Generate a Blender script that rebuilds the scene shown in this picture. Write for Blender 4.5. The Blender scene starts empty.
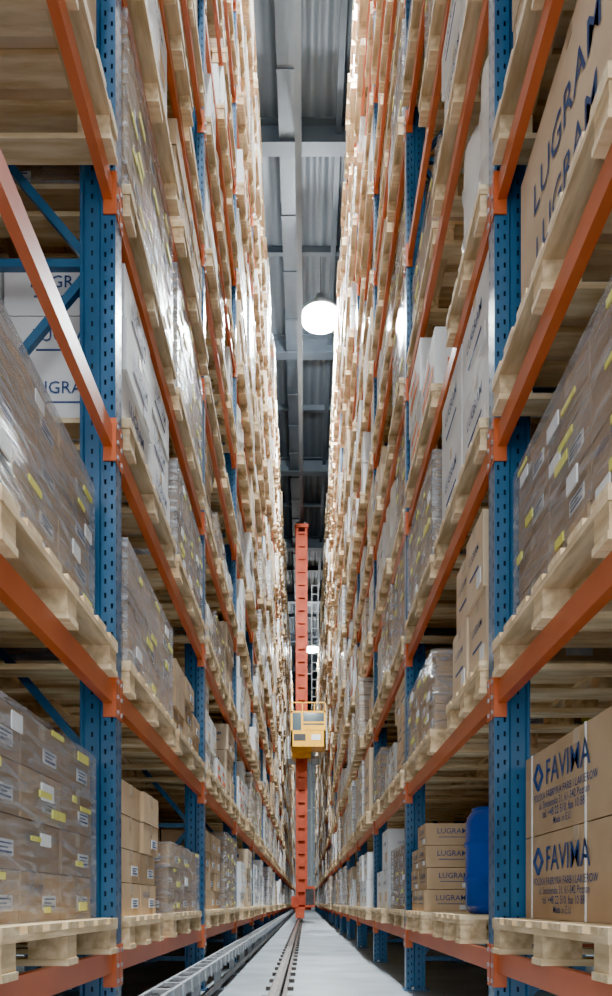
import bpy, math, random
from mathutils import Matrix, Vector
random.seed(7)
scene = bpy.context.scene
COL = scene.collection
CAM_H = 0.70
scene.view_settings.view_transform='AgX'
scene.view_settings.look='AgX - Punchy'

# ------------------------------------------------------------ materials
def new_mat(name):
    m = bpy.data.materials.new(name); m.use_nodes = True
    nt = m.node_tree
    return m, nt, nt.nodes['Principled BSDF']

def noise_mat(name, c1, c2, scale=6.0, rough=0.6, metal=0.0, stretch=(1,1,1), bump=0.0, bscale=None, detail=4.0, lo=0.35, hi=0.65, rnd=0.0, spec=0.5):
    m, nt, b = new_mat(name)
    N, L = nt.nodes, nt.links
    tc = N.new('ShaderNodeTexCoord'); mp = N.new('ShaderNodeMapping')
    mp.inputs['Scale'].default_value = stretch
    L.new(tc.outputs['Object'], mp.inputs['Vector'])
    no = N.new('ShaderNodeTexNoise'); no.inputs['Scale'].default_value = scale; no.inputs['Detail'].default_value = detail
    L.new(mp.outputs['Vector'], no.inputs['Vector'])
    cr = N.new('ShaderNodeValToRGB')
    cr.color_ramp.elements[0].position = lo; cr.color_ramp.elements[0].color = (*c1, 1)
    cr.color_ramp.elements[1].position = hi; cr.color_ramp.elements[1].color = (*c2, 1)
    L.new(no.outputs['Fac'], cr.inputs['Fac'])
    out = cr.outputs['Color']
    if rnd > 0:
        oi = N.new('ShaderNodeObjectInfo')
        mr = N.new('ShaderNodeMapRange'); mr.inputs['To Min'].default_value = 1 - rnd; mr.inputs['To Max'].default_value = 1 + rnd
        L.new(oi.outputs['Random'], mr.inputs['Value'])
        hs = N.new('ShaderNodeHueSaturation')
        L.new(mr.outputs['Result'], hs.inputs['Value']); L.new(out, hs.inputs['Color'])
        out = hs.outputs['Color']
    L.new(out, b.inputs['Base Color'])
    b.inputs['Roughness'].default_value = rough; b.inputs['Metallic'].default_value = metal
    b.inputs['Specular IOR Level'].default_value = spec
    if bump > 0:
        bp = N.new('ShaderNodeBump'); bp.inputs['Strength'].default_value = bump; bp.inputs['Distance'].default_value = 0.01
        n2 = N.new('ShaderNodeTexNoise'); n2.inputs['Scale'].default_value = bscale or scale * 3
        L.new(mp.outputs['Vector'], n2.inputs['Vector'])
        L.new(n2.outputs['Fac'], bp.inputs['Height']); L.new(bp.outputs['Normal'], b.inputs['Normal'])
    return m

M = {}
M['wood']   = noise_mat('pine_wood', (0.64,0.45,0.23), (0.88,0.71,0.46), 3.0, 0.75, stretch=(1.2,9,9), bump=0.15, rnd=0.16)
M['wood2']  = noise_mat('pine_wood_aged', (0.52,0.36,0.19), (0.80,0.61,0.38), 3.0, 0.8, stretch=(9,1.5,9), bump=0.15, rnd=0.16)
M['card1']  = noise_mat('cardboard_kraft', (0.48,0.32,0.18), (0.57,0.40,0.24), 4.0, 0.8, bump=0.05, rnd=0.12)
M['card2']  = noise_mat('cardboard_pale', (0.64,0.49,0.33), (0.73,0.57,0.40), 4.0, 0.8, bump=0.05, rnd=0.14)
M['card3']  = noise_mat('cardboard_brown', (0.35,0.24,0.15), (0.43,0.30,0.20), 4.0, 0.8, bump=0.05, rnd=0.1)
M['white']  = noise_mat('cardboard_white', (0.78,0.79,0.80), (0.87,0.88,0.90), 3.0, 0.7, bump=0.03, rnd=0.08)
M['tape']   = noise_mat('packing_tape', (0.44,0.33,0.21), (0.56,0.44,0.30), 10, 0.3)
M['label']  = noise_mat('paper_label', (0.80,0.83,0.87), (0.92,0.94,0.97), 20, 0.6)
M['ylabel'] = noise_mat('yellow_tape', (0.78,0.75,0.12), (0.90,0.86,0.28), 20, 0.5)
M['ink']    = noise_mat('blue_black_ink', (0.02,0.06,0.19), (0.04,0.09,0.26), 20, 0.6)
M['inkor']  = noise_mat('orange_ink', (0.75,0.18,0.05), (0.80,0.25,0.08), 20, 0.6)
M['strap']  = noise_mat('plastic_strap', (0.75,0.75,0.72), (0.85,0.85,0.82), 20, 0.35)
M['blue']   = noise_mat('rack_blue_paint', (0.020,0.085,0.19), (0.050,0.16,0.31), 5.0, 0.28, stretch=(1,1,0.3), bump=0.03, detail=6, lo=.3, hi=.7)
M['orange'] = noise_mat('rack_orange_paint', (0.52,0.095,0.028), (0.66,0.155,0.05), 4.0, 0.38, stretch=(1,.4,1), detail=6, lo=.3, hi=.7)
M['dark']   = noise_mat('post_inner_shade', (0.01,0.02,0.03), (0.02,0.03,0.045), 5, 0.8)  # near-black colour standing in for the shade inside the hollow posts
M['steel']  = noise_mat('galvanised_steel', (0.36,0.39,0.42), (0.55,0.58,0.61), 14, 0.38, metal=0.75)
M['dsteel'] = noise_mat('painted_grey_steel', (0.14,0.15,0.16), (0.22,0.23,0.24), 6, 0.5)
M['rail']   = noise_mat('rail_steel', (0.06,0.05,0.047), (0.14,0.12,0.105), 12, 0.45, metal=0.4)
M['railtop']= noise_mat('rail_polished', (0.40,0.40,0.41), (0.58,0.58,0.59), 12, 0.25, metal=0.9, stretch=(8,.3,1))
M['mast']   = noise_mat('crane_red_paint', (0.34,0.05,0.022), (0.46,0.085,0.04), 3, 0.65, spec=.25)
M['yellow'] = noise_mat('crane_yellow_paint', (0.90,0.42,0.002), (1.0,0.52,0.006), 3, 0.4)
M['drumb']  = noise_mat('blue_plastic', (0.006,0.06,0.36), (0.012,0.09,0.46), 3, 0.25)
M['drumw']  = noise_mat('white_plastic', (0.66,0.66,0.64), (0.78,0.78,0.76), 3, 0.35)
M['blackp'] = noise_mat('black_plastic', (0.02,0.02,0.02), (0.04,0.04,0.045), 5, 0.5)
M['lamph']  = noise_mat('lamp_aluminium', (0.5,0.5,0.5), (0.65,0.65,0.66), 5, 0.35, metal=0.8)
M['roofb']  = noise_mat('roof_steel_paint', (0.04,0.052,0.068), (0.07,0.088,0.11), 1.0, 0.6)
M['roofl']  = noise_mat('roof_duct_metal', (0.025,0.035,0.047), (0.05,0.065,0.085), 1.0, 0.5)

m, nt, b = new_mat('cab_glass'); b.inputs['Base Color'].default_value=(0.05,0.08,0.09,1); b.inputs['Roughness'].default_value=0.08
M['glass']=m
def film(name, lo, hi, col, opaque=None):
    m, nt, b = new_mat(name); N,L=nt.nodes,nt.links
    b.inputs['Base Color'].default_value=(*col,1); b.inputs['Roughness'].default_value=0.18
    b.inputs['Specular IOR Level'].default_value=.8
    tc=N.new('ShaderNodeTexCoord'); mp=N.new('ShaderNodeMapping'); mp.inputs['Scale'].default_value=(3.0,3.0,18); mp.inputs['Rotation'].default_value=(0.3,0.2,0)
    L.new(tc.outputs['Object'],mp.inputs['Vector'])
    no=N.new('ShaderNodeTexNoise'); no.inputs['Scale'].default_value=1.6; no.inputs['Detail'].default_value=6; no.inputs['Distortion'].default_value=0.9
    L.new(mp.outputs['Vector'],no.inputs['Vector'])
    mr=N.new('ShaderNodeMapRange'); mr.inputs['From Min'].default_value=.38; mr.inputs['From Max'].default_value=.66
    mr.inputs['To Min'].default_value=lo; mr.inputs['To Max'].default_value=hi
    L.new(no.outputs['Fac'],mr.inputs['Value'])
    bp=N.new('ShaderNodeBump'); bp.inputs['Strength'].default_value=0.9; bp.inputs['Distance'].default_value=0.025
    L.new(no.outputs['Fac'],bp.inputs['Height']); L.new(bp.outputs['Normal'],b.inputs['Normal'])
    if opaque:
        b.inputs['Roughness'].default_value=0.3
        mc=N.new('ShaderNodeMix'); mc.data_type='RGBA'
        L.new(mr.outputs['Result'],mc.inputs['Factor']); mc.inputs['A'].default_value=(*opaque,1); mc.inputs['B'].default_value=(*col,1)
        br=N.new('ShaderNodeTexBrick'); br.inputs['Scale'].default_value=1; br.inputs['Brick Width'].default_value=.36; br.inputs['Row Height'].default_value=.17
        br.inputs['Mortar Size'].default_value=.006; br.inputs['Color1'].default_value=(1,1,1,1); br.inputs['Color2'].default_value=(.82,.82,.82,1); br.inputs['Mortar'].default_value=(.35,.33,.3,1); br.offset=0
        sp=N.new('ShaderNodeSeparateXYZ'); cb=N.new('ShaderNodeCombineXYZ'); ad=N.new('ShaderNodeMath')
        L.new(tc.outputs['Object'],sp.inputs[0]); L.new(sp.outputs[0],ad.inputs[0]); L.new(sp.outputs[1],ad.inputs[1]); L.new(ad.outputs[0],cb.inputs[0]); L.new(sp.outputs[2],cb.inputs[1])
        L.new(cb.outputs[0],br.inputs['Vector'])
        mm=N.new('ShaderNodeMix'); mm.data_type='RGBA'; mm.blend_type='MULTIPLY'; mm.inputs['Factor'].default_value=1
        L.new(mc.outputs['Result'],mm.inputs['A']); L.new(br.outputs['Color'],mm.inputs['B']); L.new(mm.outputs['Result'],b.inputs['Base Color'])
        return m
    tr=N.new('ShaderNodeBsdfTransparent'); mx=N.new('ShaderNodeMixShader')
    L.new(mr.outputs['Result'],mx.inputs['Fac'])
    L.new(tr.outputs[0],mx.inputs[1]); L.new(b.outputs[0],mx.inputs[2])
    L.new(mx.outputs[0],nt.nodes['Material Output'].inputs['Surface'])
    return m
M['film']=film('stretch_film',0.10,0.62,(0.54,0.54,0.57))
M['film2']=film('stretch_film_milky',0.24,0.74,(0.50,0.53,0.59))
M['filmo']=film('stretch_wrapped_cartons',0.1,0.8,(0.66,0.65,0.64),(0.45,0.32,0.21))
M['filmo2']=film('stretch_wrapped_cartons_grey',0.2,1.0,(0.58,0.62,0.70),(0.48,0.41,0.35))
m, nt, b = new_mat('lamp_emitter'); b.inputs['Emission Color'].default_value=(0.93,1.0,0.98,1); b.inputs['Emission Strength'].default_value=200
M['emit']=m
def floor_mat():
    m, nt, b = new_mat('concrete_floor'); N,L=nt.nodes,nt.links
    tc=N.new('ShaderNodeTexCoord')
    n1=N.new('ShaderNodeTexNoise'); n1.inputs['Scale'].default_value=1.6; n1.inputs['Detail'].default_value=8
    n2=N.new('ShaderNodeTexNoise'); n2.inputs['Scale'].default_value=40; n2.inputs['Detail'].default_value=3
    L.new(tc.outputs['Object'],n1.inputs['Vector']); L.new(tc.outputs['Object'],n2.inputs['Vector'])
    cr=N.new('ShaderNodeValToRGB'); cr.color_ramp.elements[0].position=.35; cr.color_ramp.elements[0].color=(.22,.26,.29,1)
    cr.color_ramp.elements[1].position=.65; cr.color_ramp.elements[1].color=(.38,.43,.47,1)
    L.new(n1.outputs['Fac'],cr.inputs['Fac'])
    mx=N.new('ShaderNodeMix'); mx.data_type='RGBA'; mx.blend_type='MULTIPLY'; mx.inputs['Factor'].default_value=.35
    L.new(cr.outputs['Color'],mx.inputs['A']); L.new(n2.outputs['Fac'],mx.inputs['B'])
    L.new(mx.outputs['Result'],b.inputs['Base Color']); b.inputs['Roughness'].default_value=.4
    return m
M['floor']=floor_mat()
def ribbed(name,c1,c2,scale,axis):
    m, nt, b = new_mat(name); N,L=nt.nodes,nt.links
    tc=N.new('ShaderNodeTexCoord'); w=N.new('ShaderNodeTexWave'); w.bands_direction=axis; w.inputs['Scale'].default_value=scale
    L.new(tc.outputs['Object'],w.inputs['Vector'])
    cr=N.new('ShaderNodeValToRGB'); cr.color_ramp.elements[0].color=(*c1,1); cr.color_ramp.elements[1].color=(*c2,1)
    L.new(w.outputs['Fac'],cr.inputs['Fac']); L.new(cr.outputs['Color'],b.inputs['Base Color'])
    bp=N.new('ShaderNodeBump'); bp.inputs['Distance'].default_value=.04; L.new(w.outputs['Fac'],bp.inputs['Height']); L.new(bp.outputs['Normal'],b.inputs['Normal'])
    b.inputs['Roughness'].default_value=.55
    return m
M['roof']=ribbed('roof_sheet',(.065,.08,.10),(.095,.115,.14),1.2,'X')
M['wall']=ribbed('wall_panel',(.40,.46,.50),(.50,.56,.60),1.0,'X')

# ------------------------------------------------------------ mesh builder
class MB:
    def __init__(s): s.v=[]; s.f=[]; s.m=[]; s.mats=[]
    def mi(s,k):
        if k not in s.mats: s.mats.append(k)
        return s.mats.index(k)
    def box(s,x0,x1,y0,y1,z0,z1,k):
        if x0>x1:x0,x1=x1,x0
        if y0>y1:y0,y1=y1,y0
        i=len(s.v); a=s.mi(k)
        s.v+=[(x0,y0,z0),(x1,y0,z0),(x1,y1,z0),(x0,y1,z0),(x0,y0,z1),(x1,y0,z1),(x1,y1,z1),(x0,y1,z1)]
        for q in ((0,3,2,1),(4,5,6,7),(0,1,5,4),(1,2,6,5),(2,3,7,6),(3,0,4,7)):
            s.f.append(tuple(i+j for j in q)); s.m.append(a)
    def quad(s,ps,k):
        i=len(s.v); s.v+=[tuple(p) for p in ps]; s.f.append(tuple(range(i,i+len(ps)))); s.m.append(s.mi(k))
    def bar(s,p,q,w,t,k):
        p=Vector(p);q=Vector(q);d=(q-p).normalized()
        up=Vector((0,1,0)) if abs(d.y)<.9 else Vector((0,0,1))
        a=d.cross(up).normalized()*w/2; b=d.cross(a).normalized()*t/2
        i=len(s.v); mi=s.mi(k)
        for o in (p,q):
            for sa,sb in ((-1,-1),(1,-1),(1,1),(-1,1)):
                s.v.append(tuple(o+a*sa+b*sb))
        for qd in ((0,3,2,1),(4,5,6,7),(0,1,5,4),(1,2,6,5),(2,3,7,6),(3,0,4,7)):
            s.f.append(tuple(i+j for j in qd)); s.m.append(mi)
    def lathe(s,cx,cy,prof,k,n=24):
        mi=s.mi(k); i=len(s.v)
        for r,z in prof:
            for j in range(n):
                a=2*math.pi*j/n; s.v.append((cx+r*math.cos(a),cy+r*math.sin(a),z))
        for l in range(len(prof)-1):
            for j in range(n):
                j2=(j+1)%n
                s.f.append((i+l*n+j,i+l*n+j2,i+(l+1)*n+j2,i+(l+1)*n+j)); s.m.append(mi)
        s.f.append(tuple(i+j for j in range(n-1,-1,-1))); s.m.append(mi)
        e=i+(len(prof)-1)*n
        s.f.append(tuple(e+j for j in range(n))); s.m.append(mi)
    def cylx(s,cx,cy,cz,r,w,k,n=20):
        mi=s.mi(k); i=len(s.v)
        for x in (cx-w/2,cx+w/2):
            for j in range(n):
                a=2*math.pi*j/n; s.v.append((x,cy+r*math.cos(a),cz+r*math.sin(a)))
        for j in range(n):
            j2=(j+1)%n; s.f.append((i+j,i+j2,i+n+j2,i+n+j)); s.m.append(mi)
        s.f.append(tuple(i+j for j in range(n))); s.m.append(mi)
        s.f.append(tuple(i+n+j for j in range(n-1,-1,-1))); s.m.append(mi)
    def add(s,verts,faces,mat4,k):
        i=len(s.v); mi=s.mi(k)
        s.v+=[tuple(mat4@Vector(p)) for p in verts]
        for f in faces: s.f.append(tuple(i+j for j in f)); s.m.append(mi)
    def mesh(s,name,smooth=()):
        me=bpy.data.meshes.new(name); me.from_pydata(s.v,[],s.f)
        for k in s.mats: me.materials.append(M[k])
        me.polygons.foreach_set('material_index',s.m)
        if smooth:
            ids={s.mats.index(k) for k in smooth if k in s.mats}
            for p in me.polygons:
                if p.material_index in ids and len(p.vertices)==4: p.use_smooth=True
        me.update(); return me
def obj(name,me,parent=None,loc=(0,0,0),rz=0,col=None):
    o=bpy.data.objects.new(name,me); (col or COL).objects.link(o)
    o.location=loc; o.rotation_euler=(0,0,rz)
    if parent: o.parent=parent
    return o

TX={}
def text(t):
    if t in TX: return TX[t]
    cu=bpy.data.curves.new('printed_text','FONT'); cu.body=t; cu.size=1; cu.align_x='CENTER'; cu.align_y='CENTER'; cu.resolution_u=2; cu.offset=0.004
    o=bpy.data.objects.new('printed_text',cu); COL.objects.link(o)
    dg=bpy.context.evaluated_depsgraph_get(); dg.update()
    me=bpy.data.meshes.new_from_object(o.evaluated_get(dg))
    vs=[tuple(v.co) for v in me.vertices]; fs=[tuple(p.vertices) for p in me.polygons]
    w=max(v[0] for v in vs)-min(v[0] for v in vs)
    bpy.data.objects.remove(o); bpy.data.curves.remove(cu); bpy.data.meshes.remove(me)
    TX[t]=(vs,fs,w); return TX[t]
def put_text(mb,t,side,c,width,k='ink',e=0.004,maxh=9):
    vs,fs,w=text(t); sc=min(width/w,maxh)
    x,y,z=c
    if side=='-x': R=Matrix(((0,0,-1,x-e),(-1,0,0,y),(0,1,0,z),(0,0,0,1)))
    elif side=='-y': R=Matrix(((1,0,0,x),(0,0,-1,y-e),(0,1,0,z),(0,0,0,1)))
    else: R=Matrix(((-1,0,0,x),(0,0,1,y+e),(0,1,0,z),(0,0,0,1)))
    mb.add(vs,fs,R@Matrix.Diagonal((sc,sc,sc,1)),k)
def patch(mb,side,c,w,h,k,e=0.003):
    x,y,z=c
    if side=='-x': mb.box(x-e,x,y-w/2,y+w/2,z-h/2,z+h/2,k)
    elif side=='-y': mb.box(x-w/2,x+w/2,y-e,y,z-h/2,z+h/2,k)
    else: mb.box(x-w/2,x+w/2,y,y+e,z-h/2,z+h/2,k)

# ------------------------------------------------------------ pallet loads
PD=1.2; PH=0.144
def pallet(mb,W,D=PD):
    nb=5 if W<1 else 7
    bw=0.115 if W<1 else 0.12
    for i in range(nb):
        y=-W/2+bw/2+(W-bw)*i/(nb-1)
        mb.box(-D/2,D/2,y-bw/2,y+bw/2,.122,.144,'wood')
    for x in (-D/2+.07,0,D/2-.07):
        mb.box(x-.07,x+.07,-W/2,W/2,.1,.1215,'wood2')
        for y in (-W/2+.055,0,W/2-.055):
            mb.box(x-.065,x+.065,y-.05,y+.05,.0225,.0995,'wood2')
    for y in (-W/2+.055,0,W/2-.055):
        mb.box(-D/2,D/2,y-.055,y+.055,0,.022,'wood')

def carton(mb,x0,x1,y0,y1,z0,z1,k,R,faces,style):
    g=.003
    mb.box(x0+g,x1-g,y0+g,y1-g,z0+g*.5,z1-g,k)
    cx,cy,cz=(x0+x1)/2,(y0+y1)/2,(z0+z1)/2; h=z1-z0
    for sd in faces:
        if sd=='-x': c=(x0+g,cy,cz); w=y1-y0
        elif sd=='-y': c=(cx,y0+g,cz); w=x1-x0
        else: c=(cx,y1-g,cz); w=x1-x0
        def off(du,dv):
            if sd=='-x': return (c[0],c[1]-du*w,c[2]+dv*h)
            if sd=='-y': return (c[0]+du*w,c[1],c[2]+dv*h)
            return (c[0]-du*w,c[1],c[2]+dv*h)
        if style=='label':
            if R.random()<.75:
                patch(mb,sd,off(.18,-.12),w*.34,h*.3,'label')
                patch(mb,sd,off(.18,-.04),w*.26,h*.03,'ink',.0045)
                patch(mb,sd,off(.14,-.12),w*.18,h*.025,'ink',.0045); patch(mb,sd,off(.18,-.20),w*.26,h*.04,'ink',.0045)
            if R.random()<.25: put_text(mb,'HIGH 50',sd,off(-.2,.15),w*.4,'ink',maxh=h*.3)
        elif style=='lugram':
            put_text(mb,'LUGRAM',sd,off(0,.12),w*.55,'ink',maxh=h*.5)
            patch(mb,sd,off(0,-.14),w*.5,h*.03,'ink')
            if R.random()<.6: patch(mb,sd,off(.27,-.30),w*.22,h*.2,'label',.0035)
        elif style=='orange':
            patch(mb,sd,off(0,-.1),w*.7,h*.16,'inkor'); patch(mb,sd,off(-.1,.22),w*.45,h*.1,'inkor')
        elif style=='small':
            put_text(mb,'LUGRAM',sd,off(0,.15),w*.4,'ink',maxh=h*.4)
            patch(mb,sd,off(.2,-.2),w*.3,h*.25,'label' if k!='white' else 'card2',.0035)
    mb.box(x0+g-.0015,x1-g+.0015,cy-.025,cy+.025,z1-g-.05,z1-g+.0012,'tape')

def load(W,kind,seed,h=None,far=False,ix=None):
    R=random.Random(seed); mb=MB(); pallet(mb,W)
    z0=PH; faces=('-x','-y','+y')
    ins=R.uniform(.015,.035); insx=R.uniform(.07,.12)
    if far: insx=R.uniform(.0,.07)
    if ix is not None: insx=ix
    X0,X1=-PD/2+insx,PD/2-.06; Y0,Y1=-W/2+ins,W/2-ins
    H=h or R.choice([.42,.55,.66,.76,.80])
    if kind in('wrap','wrapg'):
        nl=4 if H<.72 else 5
        if H<.58: nl=3
        ny=3 if W>1 else 2; nx=3
        lh=H/nl
        e=.012
        base=R.choice(['card1','card3','card1'])
        for l in range(nl):
            for i in range(nx):
                for j in range(ny):
                    xa=X0+(X1-X0)*i/nx; xb=X0+(X1-X0)*(i+1)/nx
                    ya=Y0+(Y1-Y0)*j/ny; yb=Y0+(Y1-Y0)*(j+1)/ny
                    fs=[]
                    if i==0: fs.append('-x')
                    if j==0: fs.append('-y')
                    if j==ny-1: fs.append('+y')
                    if far:
                        if i==0 and R.random()<.5: patch(mb,'-x',(X0-e,(ya+yb)/2+R.uniform(-.08,.08),z0+(l+.5)*lh),.11,.07,'label',R.uniform(.002,.003))
                    else:
                        if not fs and l<nl-1: continue
                        jx=R.uniform(0,.012) if i==0 else 0
                        carton(mb,xa+jx,xb,ya,yb,z0+l*lh,z0+(l+1)*lh,R.choice([base,base,'card1']),R,fs,'label')
                    if i==0:
                        for _ in range(2):
                            if R.random()<.42:
                                patch(mb,'-x',(X0-e,R.uniform(ya+.08,yb-.08),z0+(l+R.uniform(.2,.9))*lh),R.uniform(.04,.14),R.uniform(.015,.035),'ylabel',R.uniform(.003,.006))
                        if R.random()<.3: patch(mb,'-x',(X0-e,R.uniform(ya+.08,yb-.08),z0+(l+R.uniform(.3,.7))*lh),R.uniform(.08,.12),R.uniform(.04,.06),'label',R.uniform(.003,.006))
                    elif j in(0,ny-1) and R.random()<.4:
                        sd='-y' if j==0 else '+y'; yy=Y0-e if j==0 else Y1+e
                        patch(mb,sd,(R.uniform(xa+.06,xb-.06),yy,z0+(l+R.uniform(.2,.8))*lh),R.uniform(.05,.12),R.uniform(.02,.05),'ylabel',R.uniform(.003,.006))
        k='film' if kind=='wrap' else 'film2'
        if far: k='filmo' if kind=='wrap' else 'filmo2'
        mb.box(X0-e,X1+e,Y0-e,Y1+e,z0+.002,z0+H+.005,k)
    elif kind in('brown','white','lug','lugw','orange','pale'):
        nl=R.choice([2,3]) if kind!='brown' else R.choice([3,4]); ny=2; nx=R.choice([2,3])
        if kind=='brown' and W>1: ny=3
        base={'brown':'card1','white':'white','lug':'card2','lugw':'white','orange':'white','pale':'card2'}[kind]
        st={'brown':'label','white':'small','lug':'lugram','lugw':'lugram','orange':'orange','pale':'label'}[kind]
        if kind=='lug' and seed==22: nl=4; base='card1'
        lh=H/nl
        for l in range(nl):
            for i in range(nx):
                for j in range(ny):
                    if l==nl-1 and R.random()<.2: continue
                    xa=X0+(X1-X0)*i/nx; xb=X0+(X1-X0)*(i+1)/nx
                    ya=Y0+(Y1-Y0)*j/ny; yb=Y0+(Y1-Y0)*(j+1)/ny
                    jx,jy=R.uniform(-.012,.014),R.uniform(-.006,.006)
                    fs=[]
                    if i==0: fs.append('-x')
                    if j==0: fs.append('-y')
                    if j==ny-1: fs.append('+y')
                    carton(mb,xa+jx+.004,xb+jx-.004,ya+jy+.004,yb+jy-.004,z0+l*lh,z0+(l+1)*lh,base,R,fs,st)
    elif kind=='big':
        carton(mb,X0,X1,Y0,Y1,z0,z0+H,'card2',R,faces,'')
        put_text(mb,'LUGRAM',('-x'),(X0+.003,.05,z0+H*.68),W*.55); put_text(mb,'LUGRAM',('-x'),(X0+.003,.05,z0+H*.40),W*.5)
        patch(mb,'-x',(X0+.003,.1,z0+H*.2),W*.4,.015,'ink')
        for s_ in('-y','+y'): put_text(mb,'LUGRAM',s_,(0,Y0+.003 if s_=='-y' else Y1-.003,z0+H*.6),.7)
    elif kind=='favima':
        X0=-PD/2+.13; Ya,Yb=-W/2+.02,W/2-.02
        for l in range(2):
            lh=.325
            carton(mb,X0,0.4,Ya,Yb,z0+l*lh,z0+(l+1)*lh,'card1',R,('-x','-y'),'')
            cy=Yb-.45; zc=z0+(l+.5)*lh
            put_text(mb,'FAVIMA','-x',(X0+.003,cy-.04,zc+.06),.44)
            yc=cy+.27
            for a,b_ in(((0,.05),(.05,0)),((.05,0),(0,-.05)),((0,-.05),(-.05,0)),((-.05,0),(0,.05))):
                mb.bar((X0-.001,yc+a[0],zc+.06+a[1]),(X0-.001,yc+b_[0],zc+.06+b_[1]),.009,.008,'ink')
            put_text(mb,'POLSKA FABRYKA FARB I LAKIEROW','-x',(X0+.003,cy,zc-.02),.66)
            put_text(mb,'ul. Smolenska 31, 61-342 Poznan','-x',(X0+.003,cy,zc-.055),.52)
            put_text(mb,'tel. +48 22 510, fax 10 88','-x',(X0+.003,cy,zc-.09),.44)
            put_text(mb,'Made in E.U.','-x',(X0+.003,cy,zc-.125),.19)
            for yy in(cy-.22,cy+.36): mb.box(X0-.001,.401,yy-.005,yy+.005,z0+l*lh+.001,z0+(l+1)*lh-.001,'strap')
    elif kind in('drumw','bluedrum'):
        k={'drumw':'drumw','bluedrum':'drumb'}[kind]
        def drum(cx,cy,r,hh):
            p=[(r*.86,0),(r*.95,.02),(r*.98,.05)]
            for q in(.33,.66):
                p+=[(r*.985,hh*q-.02),(r*1.04,hh*q),(r*.985,hh*q+.02)]
            p+=[(r*.98,hh-.09),(r*.95,hh-.05),(r*.86,hh-.02),(r*.84,hh-.015),(r*.84,hh),(r*.78,hh),(r*.77,hh-.02)]
            mb.lathe(cx,cy,[(a,z0+b_) for a,b_ in p],k,28)
            mb.lathe(cx+r*.5,cy,[(.03,z0+hh-.015),(.03,z0+hh+.012)],'blackp',12)
        if kind=='bluedrum': drum(-.27,-.02,.22,.58); drum(.28,-.02,.22,.58)
        else:
            r=.185
            for i in range(3):
                for j in range(2 if W<1 else 3):
                    drum(-.36+.4*i,(-W/2+.2)+.39*j,r,H)
    return mb.mesh('pallet_load_mesh_'+kind,smooth=('drumb','drumw'))

kindname={'wrap':'wrapped_carton_pallet','wrapg':'wrapped_carton_pallet','brown':'carton_pallet','white':'white_carton_pallet','lug':'printed_carton_pallet',
 'lugw':'white_carton_pallet','orange':'white_carton_pallet','pale':'carton_pallet','big':'large_carton_pallet','favima':'strapped_carton_pallet','drumw':'drum_pallet','bluedrum':'plastic_drum_pallet'}
kinds=['wrap','white','wrapg','brown','white','lug','lugw','orange','pale','big','drumw','wrapg','brown','lugw','wrap','wrapg','pale','white','lugw','wrap']
lib={'n':[], 'w':[]}; libn={'n':[], 'w':[]}
for wi,W in(('n',.8),('w',1.2)):
    for i,k in enumerate(kinds):
        sd=100+i*7+(500 if wi=='w' else 0)
        lib[wi].append((k,load(W,k,sd,far=True)))
        libn[wi].append((k,load(W,k,sd,ix=.05)))
stock=bpy.data.collections.new('stored_pallet_variants')
names=[]
for wi in('n','w'):
    for i,(k,me) in enumerate(lib[wi]):
        nm='%s_pallet_load_%s'%('narrow' if wi=='n' else 'wide',chr(97+i)); names.append(nm)
        obj(nm,me,col=stock,loc=(5.0 if wi=='n' else -5.0,2+i*3.0,0))
names.sort(); NI={n:i for i,n in enumerate(names)}

# ------------------------------------------------------------ layout
PX=.80; BAY=2.8; Y_0=0.46; NB=21; PW=.055
LV=[.49,1.63,2.71,3.75]+[3.75+1.06*i for i in range(1,11)]
LEV={-1:LV[:13],1:LV[:14]}
H_RACK={-1:14.0,1:15.0}
postY=[Y_0+BAY*k for k in range(NB+1)]

def upright(H,holes=True):
    mb=MB()
    path=[(.15,-.035),(.15,-.055),(.138,-.055),(.132,-.04),(.072,-.04),(.062,-.05),(.0,-.05),(0,.05),(.062,.05),(.072,.04),(.132,.04),(.138,.055),(.15,.055),(.15,.035)]
    segs={3:(.5,),5:(.3,.75),6:(.22,.78),7:(.25,.7),9:(.5,)}
    pitch=.06; n=int(H/pitch)
    for i in range(len(path)-1):
        a=Vector((*path[i],0)); b=Vector((*path[i+1],0)); d=b-a; Ls=d.length
        if not holes or i not in segs:
            mb.quad([a,b,b+Vector((0,0,H)),a+Vector((0,0,H))],'blue'); continue
        cols=[s*Ls for s in segs[i]]; hw=.0045; hh=.011
        u=[0]
        for c in cols: u+=[c-hw,c+hw]
        u.append(Ls); dn=d.normalized()
        def P(uu,z): p=a+dn*uu; return (p.x,p.y,z)
        for q in range(len(u)-1):
            if q%2==0:
                mb.quad([P(u[q],0),P(u[q+1],0),P(u[q+1],H),P(u[q],H)],'blue')
            else:
                z=0
                for c in range(n):
                    zc=c*pitch+pitch*(.5 if q==1 else .25)
                    mb.quad([P(u[q],z),P(u[q+1],z),P(u[q+1],zc-hh),P(u[q],zc-hh)],'blue'); z=zc+hh
                mb.quad([P(u[q],z),P(u[q+1],z),P(u[q+1],H),P(u[q],H)],'blue')
    mb.quad([(.006,-.045,0.01),(.006,.045,0.01),(.006,.045,H),(.006,-.045,H)],'dark')  # sheets behind the holes, with the inner shade put into their colour
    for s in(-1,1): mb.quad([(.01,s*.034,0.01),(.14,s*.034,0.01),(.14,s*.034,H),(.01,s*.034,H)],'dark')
    mb.box(-.02,.18,-.08,.08,0,.01,'blue')
    for yy in(-.066,.066): mb.box(.04,.06,yy-.01,yy+.01,.01,.03,'steel')
    return mb.mesh('upright_mesh')
UP={s:(upright(H_RACK[s]),upright(H_RACK[s],False)) for s in(-1,1)}

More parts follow.
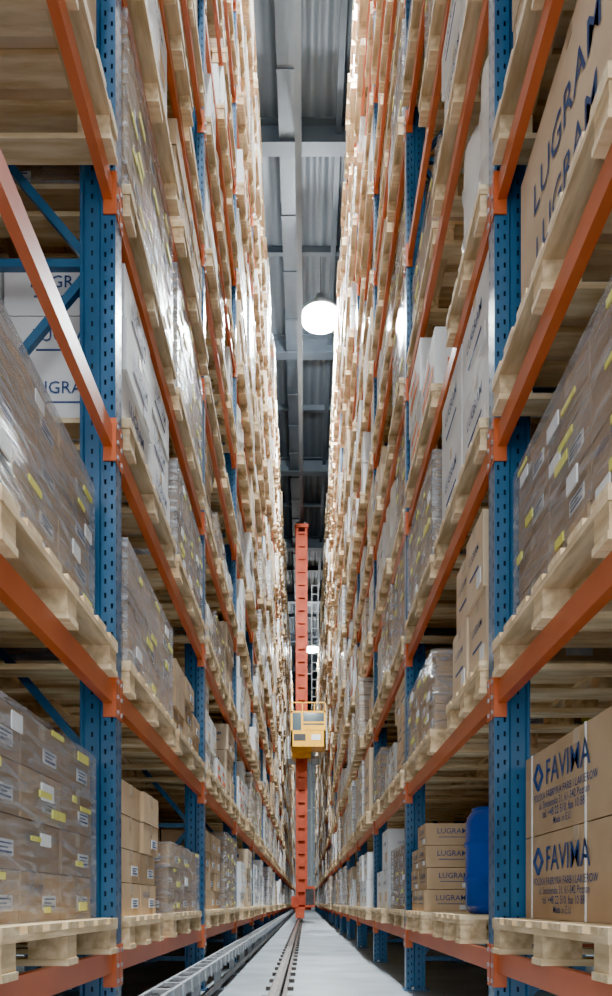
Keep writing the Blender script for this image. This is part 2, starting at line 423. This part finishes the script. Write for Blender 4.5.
BH=.09
for s in(-1,1):
    rack=bpy.data.objects.new('pallet_rack',None); COL.objects.link(rack)
    rz=0 if s==1 else math.pi
    for j,y in enumerate(postY):
        obj('upright_front_%d'%j,UP[s][0 if y<14 else 1],rack,(s*PX,y,0),rz)
        obj('upright_rear_%d'%j,UP[s][0 if y<5 else 1],rack,(s*1.90,y,0),rz+math.pi)
    bm_=MB()
    for z in LEV[s]:
        for j in range(NB):
            y0,y1=postY[j]+PW-.002,postY[j+1]-PW+.002
            for xx,sg in((PX,1),(1.90,-1)):
                xa=s*(xx+.012*sg); xb=s*(xx+.050*sg)
                bm_.box(xa,xb,y0,y1,z-BH,z-.022,'orange')
                bm_.box(xa,s*(xx+.042*sg),y0,y1,z-.022,z,'orange')
                for yy,dd in((y0,-1),(y1,1)):
                    bm_.box(s*(xx-.005*sg),s*(xx-.001*sg),yy-.002*dd,yy+.042*dd,z-.15,z+.03,'orange')
                    bm_.box(s*(xx-.005*sg),s*(xx+.05*sg),yy-.006*dd,yy,z-.15,z+.03,'orange')
                    if j<4 and sg==1:
                        for zz in(z-.125,z-.06,z+.005):
                            bm_.box(s*(xx-.010),s*(xx-.004),yy+.014*dd,yy+.03*dd,zz-.008,zz+.008,'steel')
    obj('load_beams',bm_.mesh('load_beams_mesh'),rack)
    br=MB()
    for y in postY:
        z=.25; k=0 if s==1 else 1; xa,xb=s*.945,s*1.755
        while z<H_RACK[s]-1.3:
            br.bar((xa,y,z),(xb,y,z),.035,.03,'blue')
            if k%2==0: br.bar((xa,y,z+.04),(xb,y,z+1.0),.035,.03,'blue')
            else: br.bar((xb,y,z+.04),(xa,y,z+1.0),.035,.03,'blue')
            z+=1.06; k+=1
        br.bar((xa,y,z),(xb,y,z),.035,.03,'blue')
    obj('frame_bracing',br.mesh('frame_bracing_mesh'),rack)
    rk=MB(); xf,xr=2.12,3.22
    for y in postY[:14]:
        for xx in(xf,xr-.1): rk.box(s*xx,s*(xx+.1),y-.05,y+.05,0,H_RACK[s],'blue')
        z=.25;k=0
        while z<H_RACK[s]-1.3:
            rk.bar((s*(xf+.1),y,z),(s*(xr-.1),y,z),.035,.03,'blue')
            if k%2: rk.bar((s*(xf+.1),y,z+.04),(s*(xr-.1),y,z+1.0),.035,.03,'blue')
            else: rk.bar((s*(xr-.1),y,z+.04),(s*(xf+.1),y,z+1.0),.035,.03,'blue')
            z+=1.06;k+=1
        for zz in(.9,4.0,8.0): rk.box(s*1.9,s*2.12,y-.02,y+.02,zz,zz+.04,'blue')
    for z in LEV[s]:
        rk.box(s*xf,s*(xf+.046),postY[0],postY[13],z-.11,z,'orange')
        rk.box(s*(xr-.046),s*xr,postY[0],postY[13],z-.11,z,'orange')
    obj('back_row_frames',rk.mesh('back_row_frames_mesh'),rack)

override={}
def OV(s,bay,lev,lst): override[(s,bay,lev)]=lst
c2=[PW+.04+.6, BAY-PW-.06-.6]
OV(1,0,0,[(1.2,c2[1],'favima',1,None),(1.2,c2[0],'brown',2,.6)])
OV(1,0,1,[(1.2,c2[1],'wrap',3,.68),(1.2,c2[0],'wrap',4,.68)])
OV(1,0,2,[(1.2,c2[1],'big',5,.78),(1.2,c2[0],'big',6,.78)])
OV(1,0,3,[(1.2,c2[1],'lug',7,.74),(1.2,c2[0],'big',8,.7)])
OV(-1,0,0,[(1.2,c2[1],'wrap',11,.66),(1.2,c2[0],'wrap',12,.66)])
OV(-1,0,1,[(1.2,c2[1],'wrapg',13,.64),(1.2,c2[0],'wrapg',14,.64)])
OV(-1,0,2,[])
OV(-1,0,3,[(1.2,c2[1],'pale',15,.6),(1.2,c2[0],'brown',16,.6)])
OV(-1,0,4,[(1.2,c2[1],'pale',17,.7)])
OV(1,1,0,[(.8,.95,'bluedrum',21,None),(.8,2.22,'lug',22,.60)])
OV(1,1,1,[(.8,.52,'lug',23,.7),(1.2,2.05,'wrap',24,.5)])
OV(1,1,2,[(1.2,.72,'lugw',25,.78),(1.2,2.05,'wrapg',26,.66)])
OV(1,1,3,[(.8,.52,'drumw',27,.78),(1.2,2.02,'orange',28,.74)])
OV(-1,1,0,[(.8,.52,'brown',31,.62),(1.2,1.85,'wrap',32,.42)])
OV(-1,1,1,[(1.2,.72,'wrapg',33,.55),(1.2,2.05,'brown',34,.45)])
OV(-1,1,2,[(1.2,.72,'lugw',35,.72),(1.2,2.05,'wrapg',36,.6)])
OV(-1,1,3,[(1.2,.72,'wrap',37,.80),(1.2,2.05,'wrapg',38,.78)])
PXC=PX-.025+PD/2
R=random.Random(42)
for s in(-1,1):
    pts=[];vi=[];yaw=[]
    rz=0 if s==1 else math.pi
    for b in range(NB):
        for l,z in enumerate(LEV[s]):
            near = b<3 and (z-.7)<(Y_0+BAY*(b+1))*1.25
            if (s,b,l) in override:
                for (W,yc,k,sd,h) in override[(s,b,l)]:
                    obj(kindname[k],load(W,k,sd,h,ix=None if b==0 else .03),None,(s*PXC,postY[b]+yc,z),rz)
                continue
            if R.random()<.5: slots=[('w',c2[0]),('w',c2[1])]
            else: slots=[('n',PW+.05+.4),('n',BAY/2),('n',BAY-PW-.05-.4)]
            for wi,yc in slots:
                if R.random()<.04: continue
                i=R.randrange(len(kinds))
                yy=postY[b]+yc+R.uniform(-.012,.012)
                if near:
                    k,me=libn[wi][i]
                    obj(kindname[k],me,None,(s*(PXC+R.uniform(-.03,.02)),yy,z),rz)
                else:
                    nm='%s_pallet_load_%s'%('narrow' if wi=='n' else 'wide',chr(97+i))
                    pts.append((s*(PXC+R.uniform(-.07,-.0)),yy,z)); vi.append(NI[nm]); yaw.append(rz)
    for b in range(13):
        for l,z in enumerate(LEV[s]):
            for wi,yc in ((('w',c2[0]),('w',c2[1])) if R.random()<.5 else (('n',PW+.45),('n',BAY/2),('n',BAY-PW-.45))):
                if R.random()<.15: continue
                i=R.randrange(len(kinds))
                nm='%s_pallet_load_%s'%('narrow' if wi=='n' else 'wide',chr(97+i))
                pts.append((s*2.67,postY[b]+yc,z)); vi.append(NI[nm]); yaw.append(rz)
    me=bpy.data.meshes.new('stored_goods_points'); me.from_pydata(pts,[],[])
    a=me.attributes.new('variant','INT','POINT'); a.data.foreach_set('value',vi)
    a=me.attributes.new('yaw','FLOAT','POINT'); a.data.foreach_set('value',yaw)
    o=obj('stored_pallet_goods',me)
    ng=bpy.data.node_groups.new('place_pallet_goods','GeometryNodeTree')
    ng.interface.new_socket('Geometry',in_out='INPUT',socket_type='NodeSocketGeometry')
    ng.interface.new_socket('Geometry',in_out='OUTPUT',socket_type='NodeSocketGeometry')
    N,L=ng.nodes,ng.links
    gi=N.new('NodeGroupInput'); go=N.new('NodeGroupOutput')
    ci=N.new('GeometryNodeCollectionInfo'); ci.inputs['Collection'].default_value=stock
    ci.inputs['Separate Children'].default_value=True; ci.inputs['Reset Children'].default_value=True
    ip=N.new('GeometryNodeInstanceOnPoints'); ip.inputs['Pick Instance'].default_value=True
    na=N.new('GeometryNodeInputNamedAttribute'); na.data_type='INT'; na.inputs['Name'].default_value='variant'
    nb_=N.new('GeometryNodeInputNamedAttribute'); nb_.data_type='FLOAT'; nb_.inputs['Name'].default_value='yaw'
    cx=N.new('ShaderNodeCombineXYZ')
    oa=[q for q in na.outputs if q.enabled and q.name=='Attribute'][0]; ob=[q for q in nb_.outputs if q.enabled and q.name=='Attribute'][0]
    L.new(gi.outputs[0],ip.inputs['Points']); L.new(ci.outputs[0],ip.inputs['Instance']); L.new(oa,ip.inputs['Instance Index'])
    L.new(ob,cx.inputs['Z']); L.new(cx.outputs[0],ip.inputs['Rotation']); L.new(ip.outputs[0],go.inputs[0])
    md=o.modifiers.new('instances','NODES'); md.node_group=ng

# ------------------------------------------------------------ shell
CZ=16.5; YE=64
mb=MB(); mb.box(-8,8,-8,YE,-.1,0,'floor'); obj('floor',mb.mesh('floor_mesh'))
mb=MB(); mb.box(-8,8,-8,YE,CZ,CZ+.1,'roof'); obj('ceiling',mb.mesh('ceiling_mesh'))
mb=MB(); mb.box(-8,8,YE,YE+.2,0,CZ,'wall'); obj('wall_back',mb.mesh('wall_back_mesh'))
mb=MB(); mb.box(-8.2,-8,-8,YE,0,CZ,'wall'); obj('wall_left',mb.mesh('wall_left_mesh'))
mb=MB(); mb.box(8,8.2,-8,YE,0,CZ,'wall'); obj('wall_right',mb.mesh('wall_right_mesh'))
mb=MB()
y=-2.1
while y<YE:
    mb.box(-8,8,y-.15,y+.15,CZ-.03,CZ,'roofb'); mb.box(-8,8,y-.015,y+.015,CZ-.47,CZ-.03,'roofb'); mb.box(-8,8,y-.15,y+.15,CZ-.50,CZ-.47,'roofb')
    mb.box(-8,8,y+2.85,y+2.97,CZ-.16,CZ,'roofb')
    y+=5.85
for x in(-6,-4,-2.4,2.4,4,6): mb.box(x-.06,x+.06,-8,YE,CZ-.2,CZ,'roofb')
mb.box(.62,.74,-8,YE,CZ-.2,CZ,'roofb')
obj('roof_steelwork',mb.mesh('roof_steelwork_mesh'))
mb=MB(); mb.box(-.52,-.1,-8,YE,CZ-.44,CZ-.17,'roofl')
yy=-7
while yy<YE: mb.box(-.54,-.08,yy,yy+.05,CZ-.46,CZ-.165,'roofl'); mb.box(-.32,-.30,yy,yy+.02,CZ-.17,CZ,'roofb'); yy+=1.5
obj('ceiling_duct',mb.mesh('ceiling_duct_mesh'))
mb=MB(); gx=-.12; gz=14.1
mb.box(gx-.06,gx+.06,-8,YE,gz+.17,gz+.19,'roofb'); mb.box(gx-.01,gx+.01,-8,YE,gz+.02,gz+.17,'roofb'); mb.box(gx-.06,gx+.06,-8,YE,gz,gz+.02,'roofb')
yy=-2.1
while yy<YE: mb.box(gx-.03,gx+.03,yy-.03,yy+.03,gz+.19,CZ-.50,'roofb'); yy+=5.85
obj('crane_guide_rail',mb.mesh('crane_guide_rail_mesh'))

# ------------------------------------------------------------ floor rail
mb=MB(); rx=-.20
mb.box(rx-.065,rx+.065,-6,YE-1,0,.015,'rail'); mb.box(rx-.012,rx+.012,-6,YE-1,.015,.085,'rail'); mb.box(rx-.035,rx+.035,-6,YE-1,.085,.115,'rail'); mb.box(rx-.026,rx+.010,-6,YE-1,.115,.118,'railtop')
yy=0
while yy<YE-2:
    for sx in(-1,1): mb.box(rx+sx*.06,rx+sx*.11,yy,yy+.07,0,.03,'rail')
    yy+=.6
obj('crane_floor_rail',mb.mesh('crane_floor_rail_mesh'))
mb=MB()
mb.box(-.765,-.745,0,YE-1,.20,.27,'steel'); mb.box(-.665,-.645,0,YE-1,.20,.27,'steel'); mb.box(-.745,-.665,0,YE-1,.20,.21,'rail')
mb.box(-.72,-.69,0,YE-1,.21,.245,'blackp')
yy=.1
while yy<YE-1.5:
    mb.box(-.75,-.66,yy,yy+.04,.255,.275,'steel'); mb.box(-.645,-.635,yy,yy+.06,.19,.275,'steel')
    if int(yy/.3)%4==0: mb.box(-.73,-.68,yy,yy+.05,0,.20,'steel'); mb.box(-.765,-.645,yy-.03,yy+.08,0,.012,'steel')
    yy+=.3
mb.box(-.655,-.645,0,YE-1,.06,.10,'rail')
obj('conductor_track',mb.mesh('conductor_track_mesh'))

# ------------------------------------------------------------ stacker crane
CY=27.0
cr=bpy.data.objects.new('stacker_crane',None); COL.objects.link(cr); cr.location=(-.12,CY,0)
mb=MB()
HW=.16; TOP=13.85
for sx in(-1,1):
    for sy in(-1,1): mb.box(sx*HW-.045,sx*HW+.045,sy*.25-.05,sy*.25+.05,.5,TOP,'mast')
z=.6;k=0
while z<TOP-.2:
    mb.box(-HW,HW,-.29,-.25,z,z+.07,'mast'); mb.box(-HW,HW,.25,.29,z,z+.07,'mast')
    for sx in(-1,1): mb.box(sx*HW-.02,sx*HW+.02,-.25,.25,z,z+.06,'mast')
    z+=.45;k+=1
mb.box(-.12,.12,-.22,-.2,.5,TOP-.1,'mast')
mb.box(-.24,.24,-.35,.35,TOP,TOP+.12,'mast')
for sx in(-1,1): mb.box(sx*.13-.05,sx*.13+.05,-.1,.1,TOP+.12,TOP+.3,'blackp')
obj('mast',mb.mesh('mast_mesh'),cr)
mb=MB()
mb.box(-.2,.1,-1.6,1.6,.16,.5,'mast'); mb.box(-.3,.34,-.6,.6,.42,.52,'mast')
for yy in(-1.3,1.3): mb.cylx(-.08,yy,.275,.155,.08,'rail')
mb.box(.12,.45,-.75,-.35,.52,1.25,'mast'); mb.box(.14,.43,-.755,-.75,.6,1.15,'blackp')
mb.box(-.35,-.1,-.8,-.45,.52,.9,'mast')
obj('base_carriage',mb.mesh('base_mesh'),cr)
mb=MB()
for xx in(.36,.58): mb.box(xx-.012,xx+.012,-.32,-.29,.5,TOP-2,'dsteel')
z=.7
while z<TOP-2: mb.box(.36,.58,-.315,-.295,z,z+.02,'dsteel'); z+=.3
z=1.5
while z<TOP-2: mb.box(.2,.36,-.31,-.29,z,z+.04,'dsteel'); z+=2.4
obj('ladder',mb.mesh('ladder_mesh'),cr)
mb=MB()
c0,c1=-.36,.82; zb=5.95; f0,f1=-1.35,-.33
mb.box(c0,c1,f0,f1,zb,zb+.08,'yellow'); mb.box(c0,c1,f0,f1,zb+1.14,zb+1.2,'yellow')
for xx in(c0,c1-.06):
    for yy in(f0,f1-.05): mb.box(xx,xx+.06,yy,yy+.05,zb,zb+1.2,'yellow')
mb.box(c0,c1,f0,f0+.03,zb+.08,zb+.55,'yellow')
mb.box(c0+.05,c0+.35,f0+.005,f0+.02,zb+.55,zb+1.14,'glass'); mb.box(c0+.42,c1-.05,f0+.005,f0+.02,zb+.55,zb+1.14,'glass')
mb.box(c0+.35,c0+.42,f0,f0+.03,zb+.55,zb+1.14,'yellow'); mb.box(c0+.42,c1-.06,f0-.01,f0,zb+.78,zb+.84,'yellow')
mb.box(c0+.42,c1-.06,f0-.012,f0-.001,zb+.55,zb+.72,'yellow')
for xx in(c0,c1-.03): mb.box(xx,xx+.03,f0,f1,zb+.08,zb+.55,'yellow')
mb.box(c0+.1,c0+.5,f0-.012,f0,zb+.2,zb+.42,'blackp'); mb.box(c0+.7,c0+1.0,f0-.012,f0,zb+.22,zb+.4,'label')
for xx in(c0,c0+.38,c0+.78,c1-.03): mb.box(xx,xx+.03,f0,f0+.03,zb+1.2,zb+1.5,'yellow')
mb.box(c0,c1,f0,f0+.03,zb+1.47,zb+1.5,'yellow')
for xx in(c0,c1-.03): mb.box(xx,xx+.03,f0,f1,zb+1.47,zb+1.5,'yellow'); mb.box(xx,xx+.03,f1-.03,f1,zb+1.2,zb+1.5,'yellow')
mb.box(-.33,.33,-.36,.36,zb-.2,zb,'yellow')
obj('operator_cab',mb.mesh('cab_mesh'),cr)
mb=MB()
mb.box(-.5,.7,.33,1.5,zb-.1,zb,'steel'); mb.box(-.5,-.44,.33,1.5,zb,zb+.7,'steel'); mb.box(.64,.7,.33,1.5,zb,zb+.7,'steel')
for xx in(-.2,.25): mb.box(xx-.06,xx+.06,.4,1.45,zb,zb+.05,'blackp')
obj('fork_carriage',mb.mesh('fork_mesh'),cr)

# ------------------------------------------------------------ lamps
def lamp(x,y,z,e,up=120,col=(.90,.97,1)):
    mb=MB()
    mb.lathe(0,0,[(.50,0),(.49,.07),(.28,.28),(.14,.34),(.14,.50),(.09,.52)],'lamph',32)
    mb.lathe(0,0,[(.47,-.05),(.47,-.002)],'emit',32)
    mb.box(-.01,.01,-.01,.01,.52,CZ-z,'blackp')
    o=obj('high_bay_or_added_lamp',mb.mesh('high_bay_or_added_lamp_mesh',smooth=('lamph',)),None,(x,y,z))
    ld=bpy.data.lights.new('bulb_light','AREA'); ld.shape='DISK'; ld.size=.6; ld.energy=e; ld.color=col
    lo=bpy.data.objects.new('bulb_light',ld); COL.objects.link(lo); lo.parent=o; lo.location=(0,0,-.07)
    ld=bpy.data.lights.new('bulb_spill','POINT'); ld.shadow_soft_size=.2; ld.energy=up; ld.color=col
    lo=bpy.data.objects.new('bulb_spill',ld); COL.objects.link(lo); lo.parent=o; lo.location=(0,0,-.35)
for y,e,u in((-4,1500,30),(4,2400,30),(11,2800,30),(18.6,5200,3200),(43,5000,1200)):  # first three lamps are added out of view to brighten the near aisle
    lamp(.38,y,15.0,e,u)
for s in(-1,1):  # unseen lamps added over the side aisles to brighten the racks
    for y in(3,18): lamp(s*5,y,15.0,2000,60)

w=bpy.data.worlds.new('warehouse_ambient'); scene.world=w; w.use_nodes=True
bg=w.node_tree.nodes['Background']; bg.inputs['Color'].default_value=(.90,.96,1,1); bg.inputs['Strength'].default_value=5.8

cam=bpy.data.cameras.new('camera'); co=bpy.data.objects.new('camera',cam); COL.objects.link(co)
co.location=(0,0,CAM_H); co.rotation_euler=(math.pi/2,0,0)
cam.sensor_width=36; cam.lens=760/996*36; cam.shift_x=1/996; cam.shift_y=(902-498)/996; cam.clip_end=200
scene.camera=co
